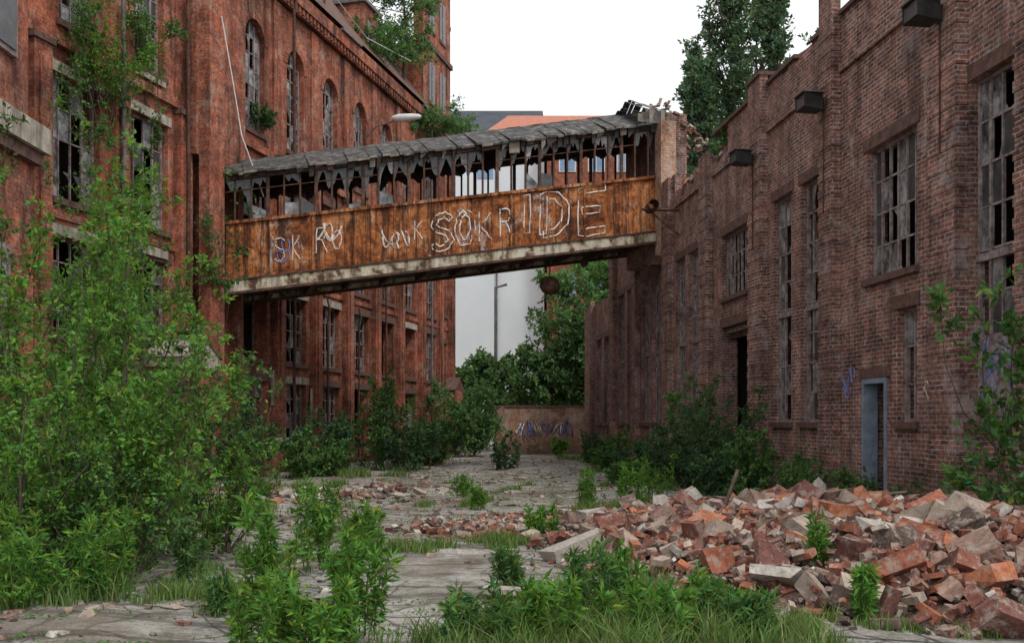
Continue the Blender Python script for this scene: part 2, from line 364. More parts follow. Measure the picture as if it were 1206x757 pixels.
# ------------------------------------------------------------------ ground
def gh(x,y):
    f=np.exp(-((x/25)**2+((y-18)/40)**2))
    return f*(.035*np.sin(x*1.3+.7*y)+.03*np.sin(.9*y-1.1*x+2)+.015*np.sin(3.1*x+2.3*y))-.02
def axis(lo,hi,a,b,step):
    mid=np.arange(a,b+step/2,step); l=-np.geomspace(1,abs(lo-a),14)[::-1]+a; r=np.geomspace(1,hi-b,14)+b
    return np.concatenate([l,mid,r])
gx=axis(-900,900,-14,14,.25); gy=axis(-300,1500,2,40,.25)
X,Y=np.meshgrid(gx,gy); Z=gh(X,Y)
idx=np.arange(X.size).reshape(X.shape)
Q=np.stack([idx[:-1,:-1],idx[:-1,1:],idx[1:,1:],idx[1:,:-1]],-1).reshape(-1,4)
mesh_np('ground',np.stack([X,Y,Z],-1).reshape(-1,3),Q,M['ground'],smooth=True)

# ------------------------------------------------------------------ right factory building
pb=empty('brick_factory_building'); b=MB(FR)
tallR=(1.62,6.82)
ops=[(14.36,15.62)+tallR,(17.26,19.15,4.27,6.68),(17.26,17.95,1.62,3.6),(18.34,19.32,0,2.43),
 (21.4,22.4)+tallR,(22.95,24.1)+tallR,(25.95,28.1,5.0,6.72),(25.95,28.0,0,4.2),(30.15,31.5)+tallR,(31.9,33.0)+tallR,
 (35.2,36.3)+tallR,(36.8,37.9,)+tallR,(39.3,40.5)+tallR,(41.0,42.2)+tallR,(44.2,45.4,1.62,5.4),(46.0,47.2,1.62,5.4)]
ops.append((10.6,13.2,1.62,6.82))
def tv(s):
    r=math.sin(s*12.7)*math.sin(s*3.1+1)
    if 27.5<s<33.2: return -.45-.35*abs(math.sin(s*5.3))+.079*round(r*3)
    return .079*round(r*1.2) if r<-.25 else 0
b.wall(8,43.3,0,9.7,-.4,0,[o for o in ops if o[0]<43],'brickR',tv)
b.wall(43.3,50.5,0,7.1,-.4,0,[o for o in ops if o[0]>43],'brickR')
for (p,q,h) in [(9.4,10.1,9.95),(13.45,14.15,9.95),(15.67,16.5,10.0),(20.33,20.95,10.35),(24.5,25.36,9.95),(28.95,29.75,9.3),(33.3,34.1,9.6),(38.2,38.9,9.9),(42.5,43.2,9.9),(47.7,48.3,7.3)]:
    b.box(p,q,0,.2,0,h,'brickR')
    b.box(p-.05,q+.05,.003,.26,0,.55,'brickR')
    if h>9.8: b.box(p-.04,q+.04,-.43,.25,h,h+.09,'sill')
    z=.8
    while z<h-1:
        b.box(p-.022,q+.022,.004,.212,z,z+.158,'brickR'); z+=.316
edges=[8,9.4,10.1,13.45,14.15,15.67,16.5,20.33,20.95,24.5,25.36,28.95,29.75,33.3,34.1,38.2,38.9,42.5]
for p,q in zip(edges[0::2],edges[1::2]):
    for (u,v) in ([(p,q)] if not (p<18<q) else [(p,18.25),(19.4,q)]):
        if p==25.36: continue
        b.box(u+.05,v-.05,0,.06,.05,.5,'brickR')
    b.box(p+.05,q-.05,0,.07,8.55,8.7,'brickR')
    if p<27:
        x=p+.02
        while x<q-.3:
            w=min(random.uniform(.7,1.3),q-x-.02)
            if random.random()<.8: b.box(x,x+w-.02,-.44,.07,9.705,9.79,'sill')
            x+=w
def sills(s0,s1,z0,z1):
    b.box(s0-.08,s1+.08,-.1,.09,z0-.12,z0-.002,'sill'); b.box(s0-.12,s1+.12,.0,.025,z1+.002,z1+.24,'sill')
for o in ops:
    if o[2]<=0: continue
    sills(*o); w=o[1]-o[0]; h=o[3]-o[2]
    cols=max(2,round(w/.33)); rows=max(2,round(h/.62))
    b.window(o[0],o[1],o[2],o[3],-.16,cols,rows,.42 if h>4 else .5)
for o in ops:
    if o[3]-o[2]>4: b.box(o[0],o[1],-.2,-.1,4.05,4.17,'frame')
b.box(18.34,18.42,-.25,.03,0,2.43,'doorblue'); b.box(19.24,19.32,-.25,.03,0,2.43,'doorblue'); b.box(18.42,19.24,-.25,.03,2.33,2.43,'doorblue')
b.box(18.2,19.45,0,.04,2.435,2.62,'sill')
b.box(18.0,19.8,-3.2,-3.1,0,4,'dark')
b.box(25.95,28.0,-.3,-.2,3.9,4.2,'rustdark'); b.box(25.95,26.7,-.3,-.24,.1,3.9,'rustdark')
b.box(25.6,28.15,.0,.05,4.203,4.45,'sill')
b.box(14.42,15.56,-.135,-.12,1.7,2.9,'frame')
b.box(8,8.4,-16,-.402,0,9.5,'brickR'); b.box(50.1,50.5,-16,-.402,0,7.1,'brickR'); b.box(8.4,50.1,-16,-15.6,0,7,'brickR')
b.box(8.41,43,-15.6,-.41,7.9,8.1,'felt'); b.box(43.05,50.09,-15.6,-.41,6.4,6.6,'felt')
b.box(42.9,43.29,-15.6,-.402,0,9.6,'brickR')
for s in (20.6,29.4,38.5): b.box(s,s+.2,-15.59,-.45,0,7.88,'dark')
b.build(pb,{'brickR':'brick_walls','frame':'window_frames','glass':'window_panes','shard':'dark_window_panes','sill':'sills_and_copings','felt':'flat_roof','dark':'interior_partitions','doorblue':'door_frame','rustdark':'gate_leaf'})
def scribble(fr,s0,s1,z0,z1,d,mat,n,parent,r=.012,sc=1):
    for k in range(n):
        m=12; a=np.linspace(0,1,m); cs=random.uniform(s0,s1); cz=random.uniform(z0,z1); ph=random.random()*6; f1=random.uniform(2.5,5); f2=random.uniform(4,7)
        pts=[fr.P(cs+sc*(.16*math.sin(f1*t+ph)+.12*t),d,cz+sc*.19*math.sin(f2*t+ph*2)) for t in a]
        tube('graffiti_stroke',pts,r,M[mat],parent,4)
scribble(FR,14.5,15.3,1.9,2.7,-.115,'bluepaint',12,pb,.012)
scribble(FR,19.65,20.1,2.2,2.9,.005,'bluepaint',5,pb,.015,.7)
scribble(FR,16.6,17.1,2.0,2.6,.005,'chalk',3,pb,.008,.6)
def rubble_mesh(name,pos,dims,mat,cols,parent=None,jit=.16,tilt=1.0):
    n=len(pos); base=np.array([[x,y,z] for z in(-.5,.5) for y in(-.5,.5) for x in(-.5,.5)])
    V=base[None]*(1+rng.normal(size=(n,8,3))*jit)*dims[:,None,:]
    e=rng.normal(size=(n,3))*tilt*.45; yaw=rng.uniform(0,6.28,n)
    cx,sx=np.cos(e[:,0]),np.sin(e[:,0]); cy,sy=np.cos(e[:,1]),np.sin(e[:,1]); cz,sz=np.cos(yaw),np.sin(yaw)
    o=np.ones(n);zz=np.zeros(n)
    Rx=np.stack([o,zz,zz,zz,cx,-sx,zz,sx,cx],1).reshape(n,3,3);Ry=np.stack([cy,zz,sy,zz,o,zz,-sy,zz,cy],1).reshape(n,3,3);Rz=np.stack([cz,-sz,zz,sz,cz,zz,zz,zz,o],1).reshape(n,3,3)
    Rm=Rz@Ry@Rx; V=np.einsum('nij,nkj->nki',Rm,V)+pos[:,None,:]
    f=np.array([(0,2,3,1),(4,5,7,6),(0,1,5,4),(2,6,7,3),(0,4,6,2),(1,3,7,5)])
    Q=(f[None]+np.arange(n)[:,None,None]*8).reshape(-1,4)
    vc=np.repeat(cols[:,None,:],8,1)*rng.uniform(.7,1.25,(n,8,1))
    return mesh_np(name,V.reshape(-1,3),Q,mat,vc.reshape(-1,3),parent)
pal=np.array([(.29,.105,.065),(.20,.08,.06),(.40,.15,.08),(.15,.068,.055),(.40,.32,.26),(.50,.46,.41),(.28,.18,.14),(.10,.07,.06)])
def rcols(n,w=(4,4,2.5,3,2.2,1.6,3,2)):
    w=np.array(w,float); return pal[rng.choice(len(pal),n,p=w/w.sum())]*rng.uniform(.65,1.2,(n,1))
n=260; s=rng.uniform(27.6,33.2,n); d=rng.uniform(-.85,-.02,n)
pos=np.array([FR.P(a,c,9.02+rng.uniform(0,.2)) for a,c in zip(s,d)])
rubble_mesh('loose_parapet_bricks',pos,np.array([[.24,.12,.075]])*rng.uniform(.6,1.2,(n,1)),M['rubble'],rcols(n),pb,tilt=.7)
n=110; s=rng.uniform(9,27,n); pos=np.array([FR.P(a,rng.uniform(-.35,-.05),9.76+rng.uniform(0,.05)) for a in s])
rubble_mesh('loose_coping_bricks',pos,np.array([[.25,.12,.075]])*rng.uniform(.6,1.0,(n,1)),M['rubble'],rcols(n),pb,tilt=.3)

def floodlight(s,z,fr=FR):
    p=empty('wall_floodlight'); m=MB(fr)
    w=.24
    A=[(s-w,.72,z+.16),(s+w,.72,z+.16),(s+w,.72,z-.12),(s-w,.72,z-.12)]
    B=[(s-w*.7,.30,z+.14),(s+w*.7,.30,z+.14),(s+w*.7,.30,z-.16),(s-w*.7,.30,z-.16)]
    m.poly(B,'lampbox')
    for i in range(4): m.poly([A[i],A[(i+1)%4],B[(i+1)%4],B[i]],'lampbox')
    m.poly([(s-w*.9,.705,z+.14),(s+w*.9,.705,z+.14),(s+w*.9,.705,z-.10),(s-w*.9,.705,z-.10)],'shard')
    m.box(s-w-.02,s+w+.02,.28,.76,z+.162,z+.182,'zinc')
    m.box(s-.03,s+.03,.2,.31,z-.05,z+.03,'rustdark'); m.box(s-.08,s+.08,.213,.24,z-.14,z+.12,'rustdark')
    m.box(s-.012,s+.012,.213,.235,z-2.2,z-.15,'rustdark')
    m.build(p,{'lampbox':'housing','shard':'lens','rustdark':'bracket','zinc':'hood'})
for s in (16.1,20.65,24.95): floodlight(s,8.05)
br_=empty('wall_winch_bracket')
tube('arm',[FR.P(32.6,.0,8.4),FR.P(32.6,1.2,8.4)],.05,M['rustdark'],br_); tube('drum',[FR.P(32.3,.9,8.5),FR.P(32.95,.9,8.5)],.17,M['rustdark'],br_,12)
tube('brace',[FR.P(32.6,.0,7.6),FR.P(32.6,.95,8.35)],.035,M['rustdark'],br_)

# ------------------------------------------------------------------ left factory building
pl=empty('brick_factory_building'); b=MB(FL)
cent=[22.2,25.15,28.1,31.0,33.9,36.85,39.8,42.75,45.7,48.65,51.6]
ops=[]; arches=[]
for c in cent:
    if c==31.0: continue
    hw=.66; hl=.86
    ops.append((c-hw,c+hw,11.3,15.0)); arches.append((c-hw,c+hw,14.35,15.0))
    ops.append((c-hl,c+hl,7.0,10.0)); ops.append((c-hl,c+hl,3.75,6.1)); ops.append((c-hl,c+hl,.9 if random.random()<.7 else 0,3.0))
ops+= [(53.4,54.3,0,2.6),(53.4,54.3,3.9,5.8),(53.4,54.3,7.3,9.6)]
b.wall(18,55,0,17,-.5,0,ops,'brickL')
for a in arches: b.arch(a[0],a[1],a[2],a[3],-.5,0,'brickL',ring='brickL')
for o in ops:
    a=(o[2]==11.3)
    if o[2]>0 and random.random()<(.9 if o[2]>3 else .55):
        b.window(o[0],o[1],o[2],o[3],-.22,4,7 if a else 4,.6 if o[2]<7 else .45,frame='frame',arch=a)
    if o[2]>0: b.box(o[0]-.1,o[1]+.1,-.1,.1,o[2]-.16,o[2]-.002,'sill')
    if not a:
        m='cream' if random.random()<.45 else 'sill'
        b.box(o[0]-.12,o[1]+.12,0,.05,o[3]+.002,o[3]+.26,m)
pc=[(cent[i]+cent[i+1])/2 for i in range(len(cent)-1)]+[52.9]
for i,c in enumerate(pc):
    b.box(c-.3,c+.3,0,.24,0,10.45,'brickL'); b.box(c-.16,c+.16,.24,.30,.6,10.1,'brickL')
    b.box(c-.36,c+.36,0,.30,10.452,10.6,'sill')
    b.box(c-.3,c+.3,0,.08,10.85,16.2,'brickL')
    b.box(c-.38,c+.38,.002,.34,0,.55,'brickL')
b.box(54.5,55.003,0,.3,0,16.4,'brickL')
b.box(29.6,32.4,.005,.5,9.4,17,'brickL')
b.box(29.75,30.55,.5,.85,0,16.8,'brickL')
b.box(18,55.1,0,.18,10.605,10.84,'brickL')
b.box(18,55.1,0,.06,6.5,6.68,'brickL')
b.box(18,55.1,.133,.26,16.25,16.5,'brickL'); b.box(18,55.1,.135,.38,16.505,16.95,'brickL')
x=18.2
while x<55: b.box(x,x+.14,.261,.33,16.3,16.5,'brickL'); x+=.3
x=18.0
while x<55.:
    w=random.uniform(1.5,3.2)
    if random.random()<.8: b.box(x,min(x+w-.03,55.1),.2,.5,16.96,17.06,'zinc')
    x+=w
for (s0,s1,z0,z1) in [(27.5,28.7,11.0,11.14),(27.4,28.8,6.2,6.45),(34.85,35.05,2.2,3.4),(41.1,41.25,3.3,3.9),(37.9,38.05,1.2,2.9)]:
    b.box(s0,s1,.07,.12,z0,z1,'cream')
b.box(50.6,55,-.5,.004,17.0,26.6,'brickL')
b.box(50.5,55.1,-.6,.12,20.6,20.85,'sill'); b.box(50.5,55.1,-.6,.12,24.6,24.85,'sill')
b.box(55.3,56.6,-1.9,-.6,14,23.4,'brickL'); b.box(55.2,56.7,-2.0,-.5,23.4,23.6,'sill')
for s0 in (51.5,53.2):
    for z in (17.9,21.6): b.box(s0,s0+.9,.005,.03,z,z+2,'shard'); b.box(s0+.4,s0+.5,.031,.05,z,z+2,'frame'); b.box(s0-.08,s0+.98,.0,.07,z-.16,z-.01,'sill')
b.box(54.5,55,-14,-.5,0,17,'brickL'); b.box(54.5,55,-14,-.5,17.0,22,'brickL')
b.box(18,18.4,-14,-.5,0,17,'brickL'); b.box(18.4,54.5,-14,-13.6,0,17,'brickL')
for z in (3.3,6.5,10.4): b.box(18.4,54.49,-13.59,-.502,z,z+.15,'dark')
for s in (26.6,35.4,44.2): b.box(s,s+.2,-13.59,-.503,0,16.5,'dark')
b.poly([(18,.45,17.1),(50.6,.45,17.1),(50.6,-6.5,26),(18,-6.5,26)],'tile'); b.poly([(18,-14,17),(50.6,-14,17),(50.6,-6.5,26),(18,-6.5,26)],'tile')
b.poly([(50.6,.2,17.0),(50.6,-14,17),(50.6,-6.5,26)],'brickL')
for s0 in (38.2,43.6):
    b.box(s0,s0+1.6,-2.2,-.2,17.1,19.6,'brickL'); b.box(s0+.4,s0+1.2,-.195,-.15,17.6,19.0,'frame'); b.box(s0-.15,s0+1.75,-2.3,-.05,19.6,19.75,'zinc')
b.box(52.9,54.45,.38,.95,0,3.3,'brickL'); b.poly([(52.8,.96,3.3),(54.6,.96,3.3),(53.7,.96,3.95)],'sill'); b.poly([(52.8,1.0,3.31),(53.7,1.0,4.0),(53.7,.3,4.0),(52.8,.3,3.31)],'sill');b.poly([(54.6,1.0,3.31),(53.7,1.0,4.0),(53.7,.3,4.0),(54.6,.3,3.31)],'sill')
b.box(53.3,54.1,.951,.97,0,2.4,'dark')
b.box(27.3,29.0,.43,1.5,0,3.1,'brickL'); b.box(27.2,29.1,.4,1.6,3.1,3.35,'cream'); b.poly([(27.2,1.58,3.35),(29.1,1.58,3.35),(28.15,1.58,3.95)],'cream')
b.poly([(27.15,1.64,3.36),(28.15,1.64,4.0),(28.15,.37,4.0),(27.15,.37,3.36)],'cream'); b.poly([(29.15,1.64,3.36),(28.15,1.64,4.0),(28.15,.37,4.0),(29.15,.37,3.36)],'cream')
b.box(31.5,38.0,.5,1.5,0,1.0,'brickL'); b.box(31.45,38.05,.5,1.55,1.0,1.1,'cream')
b.build(pl,{'brickL':'brick_walls','frame':'window_frames','glass':'window_panes','shard':'dark_window_panes','sill':'sills_and_caps','tile':'tiled_roof','dark':'floors','cream':'stone_lintels','zinc':'gutter'})
for s,d,z1,r,mt in ((26.3,.45,16.9,.06,'zinc'),(29.4,.35,16.9,.06,'rustdark'),(35.9,.42,16.9,.055,'rustdark'),(50.5,.5,16.9,.06,'zinc'),(41.9,.3,6.3,.04,'rustdark'),(38.9,.3,6.3,.04,'rustdark'),(44.9,.3,10,.05,'rustdark'),(33.2,.3,9,.05,'rustdark')):
    P=[FL.P(s,.3,z1),FL.P(s,d+.1,z1-.4),FL.P(s,d,z1-.9),FL.P(s+.05,d,3+z1/3),FL.P(s,d,.2)]
    tube('downpipe',P,r,M[mt],pl)
pw=empty('brick_wing_building'); b=MB(FW)
b.box(-13,-9.4,-20,-8,0,6.9,'brickL'); b.box(-13,-9.15,-20.25,-7.9,6.9,7.4,'cream'); b.box(-13,-9.25,-20.12,-8,6.65,6.898,'sill')
b.box(-13,-9.45,-19.9,-8,7.4,12.5,'brickL'); b.box(-9.448,-9.36,-19.3,-18.3,8.5,10.5,'frame'); b.box(-9.358,-9.33,-19.2,-18.4,8.6,10.4,'shard')
b.box(-9.398,-9.3,-18.9,-17.7,2.2,4.9,'frame')
b.build(pw,{'brickL':'walls','cream':'cornice','sill':'cornice_moulding','shard':'window_pane','frame':'shutters'})

# ------------------------------------------------------------------ covered bridge
A=np.array(FL.P(30.7,.5,0)[:2]); B=np.array(FR.P(34.75,.0,0)[:2]); L=float(np.linalg.norm(B-A)); ax=(B-A)/L; nb=np.array([ax[1],-ax[0]])
FB=Frame(A,ax,nb)
pbz=empty('covered_footbridge'); b=MB(FB)
def lv(l,r,off=0): return lambda s:l+(r-l)*s/L+off
D=-3.0
ev=lv(9.0,11.8)
for d0,d1 in ((-.12,0),(D,D+.12)):
    near=d0>-1
    b.sbox(0,L,d0,d1,lv(5.82,8.14),lv(7.50,9.95),'rust')
    b.sbox(0,L,d0-(0 if near else .06),d1+(.06 if near else 0),lv(5.46,7.81),lv(5.80,8.12),'creambeam')
    b.sbox(0,L,d0-(0 if near else .16),d1+(.16 if near else 0),lv(5.38,7.73),lv(5.455,7.805),'rustdark')
    b.sbox(0,L,d0-(0 if near else .1),d1+(.1 if near else 0),lv(5.803,8.123),lv(5.85,8.17),'rustdark')
    b.sbox(0,L,d0-.06,d1+.09,lv(7.505,9.955),lv(7.60,10.05),'rust')
    b.sbox(0,L,d0-.02,d1+.02,lv(8.82,11.62),lv(9.0,11.8),'rustdark')
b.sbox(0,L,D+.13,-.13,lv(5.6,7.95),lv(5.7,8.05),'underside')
for i in range(12):
    s=.4+i*(L-.8)/11; b.sbox(s-.08,s+.08,D+.14,-.14,lv(5.42,7.77),lv(5.595,7.945),'rustdark')
npst=30
for side,d0,d1 in (('f',-.1,-.02),('b',D+.02,D+.10)):
    for i in range(npst+1):
        s=.05+i*(L-.1)/npst; w=.05 if i%3==0 else .026
        if random.random()<.08 and i%3: continue
        b.sbox(s-w,s+w,d0,d1,lv(7.602,10.052),lv(8.818,11.618),'rustdark')
        if i<npst:
            s1=s+(L-.1)/npst; w2=s1-s-.06; top=lv(8.815,11.615); base=lv(7.62,10.07)
            dm=(d0+d1)/2; kk=7; ptsx=[s+.03+w2*k/kk for k in range(kk+1)]
            c0=random.uniform(.05,.5); pk=random.uniform(.2,1.8)
            hh=[max(.03,c0*abs(2*k/kk-pk)**1.2*1.4+random.uniform(-.05,.25)) for k in range(kk+1)]
            if side=='b': hh=[h*.35 for h in hh]
            if random.random()<.88:
                for k in range(kk):
                    a,c=ptsx[k],ptsx[k+1]
                    b.poly([(a,dm,top(a)),(c,dm,top(c)),(c,dm,top(c)-min(1.1,hh[k+1]*.9)),(a,dm,top(a)-min(1.1,hh[k]*.9))],'shard' if (i*7)%5 else 'glass')
            if random.random()<.35 and side=='f':
                a,c=ptsx[0],ptsx[-1]; b.poly([(a,dm,base(a)),(c,dm,base(c)),(c,dm,base(c)+random.uniform(.05,.4)),(a,dm,base(a)+random.uniform(.1,.6))],'shard' if i%2 else 'glass')
            if side=='f' and random.random()<.8:
                q=.72; b.sbox(s+.03,s1-.03,dm-.015,dm+.015,lambda x:base(x)+(top(x)-base(x))*q,lambda x:base(x)+(top(x)-base(x))*q+.03,'rustdark')
for i in range(12):
    s=.3+i*(L-.6)/11; b.sbox(s-.035,s+.035,0,.035,lv(5.853,8.173),lv(7.503,9.953),'rust')
    for j in range(9):
        z=lv(5.95+j*.18,8.27+j*.195)
        for e in (-.09,.09): b.sbox(s+e-.015,s+e+.015,0,.015,z,lambda x:z(x)+.03,'rustdark')
# continuous boarding with torn felt on top, so joints are irregular
s0=0
while s0<L-.01:
    s1=min(L,s0+random.uniform(.12,.42)); e1=random.uniform(.14,.34); sag=random.uniform(-.05,.02)
    for sg in (1,-1):
        de=e1 if sg>0 else D-e1; dm=D/2
        z0=lv(9.0+sag,11.8+sag); rs_=random.uniform(-.02,.02); zr=lv(9.75+rs_,12.65+rs_)
        b.poly([(s0,de,z0(s0)),(s1,de,z0(s1)),(s1,dm,zr(s1)),(s0,dm,zr(s0))],'felt')
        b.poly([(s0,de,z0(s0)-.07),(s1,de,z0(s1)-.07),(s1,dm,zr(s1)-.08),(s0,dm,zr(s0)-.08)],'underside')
        b.poly([(s0,de,z0(s0)),(s1,de,z0(s1)),(s1,de,z0(s1)-.07),(s0,de,z0(s0)-.07)],'wood' if random.random()<.3 else 'felt')
    if random.random()<.85:
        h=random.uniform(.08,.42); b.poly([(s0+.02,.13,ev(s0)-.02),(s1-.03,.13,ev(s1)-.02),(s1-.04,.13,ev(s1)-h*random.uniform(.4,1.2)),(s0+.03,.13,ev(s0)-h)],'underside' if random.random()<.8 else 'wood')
    s0=s1
for s in (0.0,L): b.poly([(s,0,ev(s)-.2),(s,D,ev(s)-.2),(s,D/2,ev(s)+.75)],'underside')
# raised, broken roof end at the right
for k in range(9):
    x0=L-1.05+k*.14; x1=x0+.145; hump=.10+.55*math.sin(math.pi*(k+.5)/9)+random.uniform(-.07,.07)
    b.poly([(x0,.3,11.85+hump*.5),(x1,.3,11.85+hump*.5),(x1,D/2,12.35+hump),(x0,D/2,12.35+hump)],'felt')
    b.poly([(x0,.3,11.85+hump*.5),(x1,.3,11.85+hump*.5),(x1,.3,11.7),(x0,.3,11.7)],'wood' if k%3==0 else 'felt')
    b.poly([(x0,D/2,12.35+hump),(x1,D/2,12.35+hump),(x1,D-.2,11.9),(x0,D-.2,11.9)],'felt')
b.box(L-.3,L+.25,.02,.5,7.2,11.75,'brickB'); b.box(L-.1,L+.9,-2.9,.0,7.2,12.2,'brickR')
b.box(L-.6,L+.3,.02,.5,6.9,7.2,'rustdark')
b.build(pbz,{'rust':'fascia_plates','creambeam':'lower_beam','rustdark':'steel_frame','underside':'floor_deck','shard':'broken_panes','glass':'remaining_panes','felt':'felt_roof','wood':'eave_boards','brickR':'portal_wall','brickB':'portal_pier'})
n=170; ss=rng.uniform(-.2,1.6,n); pos=np.array([FB.P(L+.05+a,rng.uniform(-2.4,.3),12.28-.8*max(a,0)+rng.uniform(0,.28)) for a in ss])
rubble_mesh('loose_bricks',pos,np.array([[.25,.12,.08]])*rng.uniform(.6,1.1,(n,1)),M['rubble'],rcols(n,(2,2,1,2,5,5,3,1)),pbz)
GL={'S':[[(.9,.85),(.6,1),(.2,.95),(.05,.72),(.3,.55),(.75,.45),(.92,.22),(.65,.02),(.25,0),(.02,.15)]],
 'U':[[(.05,1),(.08,.3),(.3,.02),(.7,.05),(.9,.35),(.92,1)]],'O':[[(.5,1),(.12,.8),(.05,.4),(.3,.03),(.7,.03),(.95,.45),(.85,.85),(.5,1)]],
 'K':[[(.1,1),(.12,0)],[(.85,.95),(.2,.5),(.9,.02)]],'I':[[(.5,1),(.5,0)]],'R':[[(.1,0),(.1,1),(.7,.95),(.8,.7),(.6,.52),(.12,.5)],[(.45,.5),(.9,0)]],
 'D':[[(.1,0),(.1,1),(.55,.95),(.9,.65),(.85,.25),(.5,.02),(.1,0)]],'E':[[(.95,1),(.1,.98),(.1,0),(.95,.02)],[(.1,.52),(.75,.5)]]}
def spray(ch,s0,zo,w,h,th,r=.024,mat='chalk',shear=0):
    slope=(7.8-5.45)/L
    for st in GL[ch]:
        p=np.array(st)*[w,h]; q=[]
        for i in range(len(p)-1):
            for t in np.linspace(0,1,5)[:-1]: q.append(p[i]*(1-t)+p[i+1]*t)
        q.append(p[-1]); q=np.array(q); q+=rng.normal(size=q.shape)*.008
        T=unit(np.gradient(q,axis=0)); Nn=np.stack([-T[:,1],T[:,0]],1)
        lines=[np.concatenate([q+Nn*th,(q-Nn*th)[::-1],(q+Nn*th)[:1]])] if th>0 else [q]
        for l in lines:
            l=l+rng.normal(size=l.shape)*.007
            base=5.95+(8.27-5.95)*s0/L+zo
            pts=[FB.P(s0+u+shear*v,.004,base+v+slope*u) for u,v in l]
            tube('graffiti_letter',pts,r,M[mat],pbz,5)
for ch,t,zo,w,h,th in (('S',.452,.12,.66,1.05,.085),('O',.505,.2,.58,1.0,.08),('K',.553,.2,.55,.95,.0),('R',.602,.3,.5,.9,.0),('I',.65,.3,.5,1.25,.11),('D',.70,.2,.98,1.3,.12),('E',.79,.1,1.02,1.45,.12)):
    spray(ch,t*L,zo,w,h,th,.028)
for ch,t,zo,w,h in (('S',.115,.3,.35,.7),('K',.15,.25,.3,.8),('R',.2,.4,.4,.8),('O',.235,.45,.3,.6),('K',.41,.5,.3,.6)):
    spray(ch,t*L,zo,w,h,0,.02)
scribble(FB,.20*L,.24*L,7.0,7.6,.003,'chalk',3,pbz,.035,1.3); scribble(FB,.12*L,.14*L,6.6,7.2,.005,'bluepaint',3,pbz,.02); scribble(FB,.35*L,.39*L,7.3,7.9,.003,'chalk',4,pbz,.035,1.3)
def drum(s,r,drop):
    p=empty('hanging_bell_lamp'); z=5.45+(7.8-5.45)*s/L; c=np.array(FB.P(s,-1.0,z-drop))
    tube('chain',[c+np.array([0,0,drop+.1]),c+np.array([0,0,r*.9])],.02,M['rustdark'],p)
    ks=np.array([(.05,1.0),(.35,.92),(.8,.6),(1,.2),(.97,0),(1,-.15),(.8,-.55),(.35,-.85),(.02,-.9)])
    tube('body',[c+np.array([0,0,k[1]*r]) for k in ks],[k[0]*r for k in ks],M['rustdark'],p,16)
drum(L*.745,.34,.95); drum(L*.83,.15,.3)
cb=empty('hanging_cable'); tube('cable',[FL.P(30.3,.9,13.6),FL.P(30.7,1.0,12.0),FL.P(31.1,1.1,10.3),FL.P(31.6,1.3,9.2),FL.P(31.9,1.4,8.6)],.022,M['white'],cb,5)
lp=empty('wall_street_lamp')
tube('arm',[FL.P(43.2,0,13.6),FL.P(43.2,.5,14.1),FL.P(43.2,1.6,14.35)],.035,M['zinc'],lp)
ks=[(0,.02),(.1,.12),(.4,.17),(.9,.15),(1.25,.1),(1.35,.02)]
tube('lamp_head',[FL.P(43.2,1.2+k[0],14.4) for k in ks],[k[1] for k in ks],M['white'],lp,12)
an=empty('roof_wire'); tube('wire',[FL.P(31,.5,17.5),FL.P(37,.7,17.9),FL.P(42,.6,17.4),FL.P(47,.7,18.2)],.02,M['white'],an,4)

# ------------------------------------------------------------------ background wall and buildings
bw=empty('graffiti_brick_wall'); b=MB(FW)
b.box(-.9,4.3,-52.3,-52,0,2.4,'brickB'); b.box(-.95,4.35,-52.35,-51.95,2.4,2.5,'sill')
for x in (-.8,3.6): b.box(x,x+.4,-52,-51.9,0,2.399,'brickB')
b.build(bw,{'brickB':'bricks','sill':'coping'})
for k in range(9):
    x=.3+k*.32; cx=[x+.2*math.cos(t*1.3+k*2)+.02*t for t in range(7)]; cz=[1.3+.36*math.sin(t*1.7+k)+.1*math.sin(t*5) for t in range(7)]
    tube('graffiti_stroke',[(a,51.97,c) for a,c in zip(cx,cz)],.035,M['bluepaint' if k%3 else 'chalk'],bw,4)
wb=empty('white_rendered_building'); b=MB(FW)
b.box(-8.5,2.4,-90,-76,0,23.2,'whitewall'); b.poly([(-8.6,-75.8,23.2),(2.5,-75.8,23.2),(2.5,-83,27.0),(-8.6,-83,27.0)],'greyroof'); b.poly([(-8.6,-90,23.2),(2.5,-90,23.2),(2.5,-83,27.0),(-8.6,-83,27.0)],'greyroof')
for e in (2.45,-8.55): b.poly([(e,-75.8,23.2),(e,-90,23.2),(e,-83,27)],'whitewall')
for x in (-2.6,):
    for z in (13.2,16.6,19.8): b.box(x,x+1.2,-76,-75.95,z,z+1.7,'bluewin')
b.box(-1.2,-1.08,-76,-75.85,0,23.0,'zinc'); b.box(-8.7,2.6,-76,-75.7,23.0,23.2,'zinc')
b.build(wb,{'whitewall':'walls','greyroof':'slate_roof','bluewin':'windows','zinc':'gutter_and_downpipe'})
rb=empty('red_brick_apartment_building'); b=MB(FW)
b.box(2.6,16,-88,-74,0,23.0,'brickF'); b.poly([(-1.8,-75.7,23.35),(16.2,-73.6,23.05),(16.2,-81,26.0),(-.3,-81,26.0)],'orangetile'); b.poly([(16.2,-88,23.3),(2.4,-88,23.3),(-.3,-81,26.0),(16.2,-81,26.0)],'orangetile')
for i in range(6):
    x=3.4+i*2.1
    for j in range(7):
        z=1.5+j*3.05; b.box(x,x+1.25,-74,-73.93,z,z+1.9,'white'); b.box(x+.1,x+.58,-73.93,-73.9,z+.1,z+1.8,'bluewin'); b.box(x+.67,x+1.15,-73.93,-73.9,z+.1,z+1.8,'bluewin')
b.build(rb,{'brickF':'walls','orangetile':'tiled_roof','white':'window_frames','bluewin':'window_glass'})
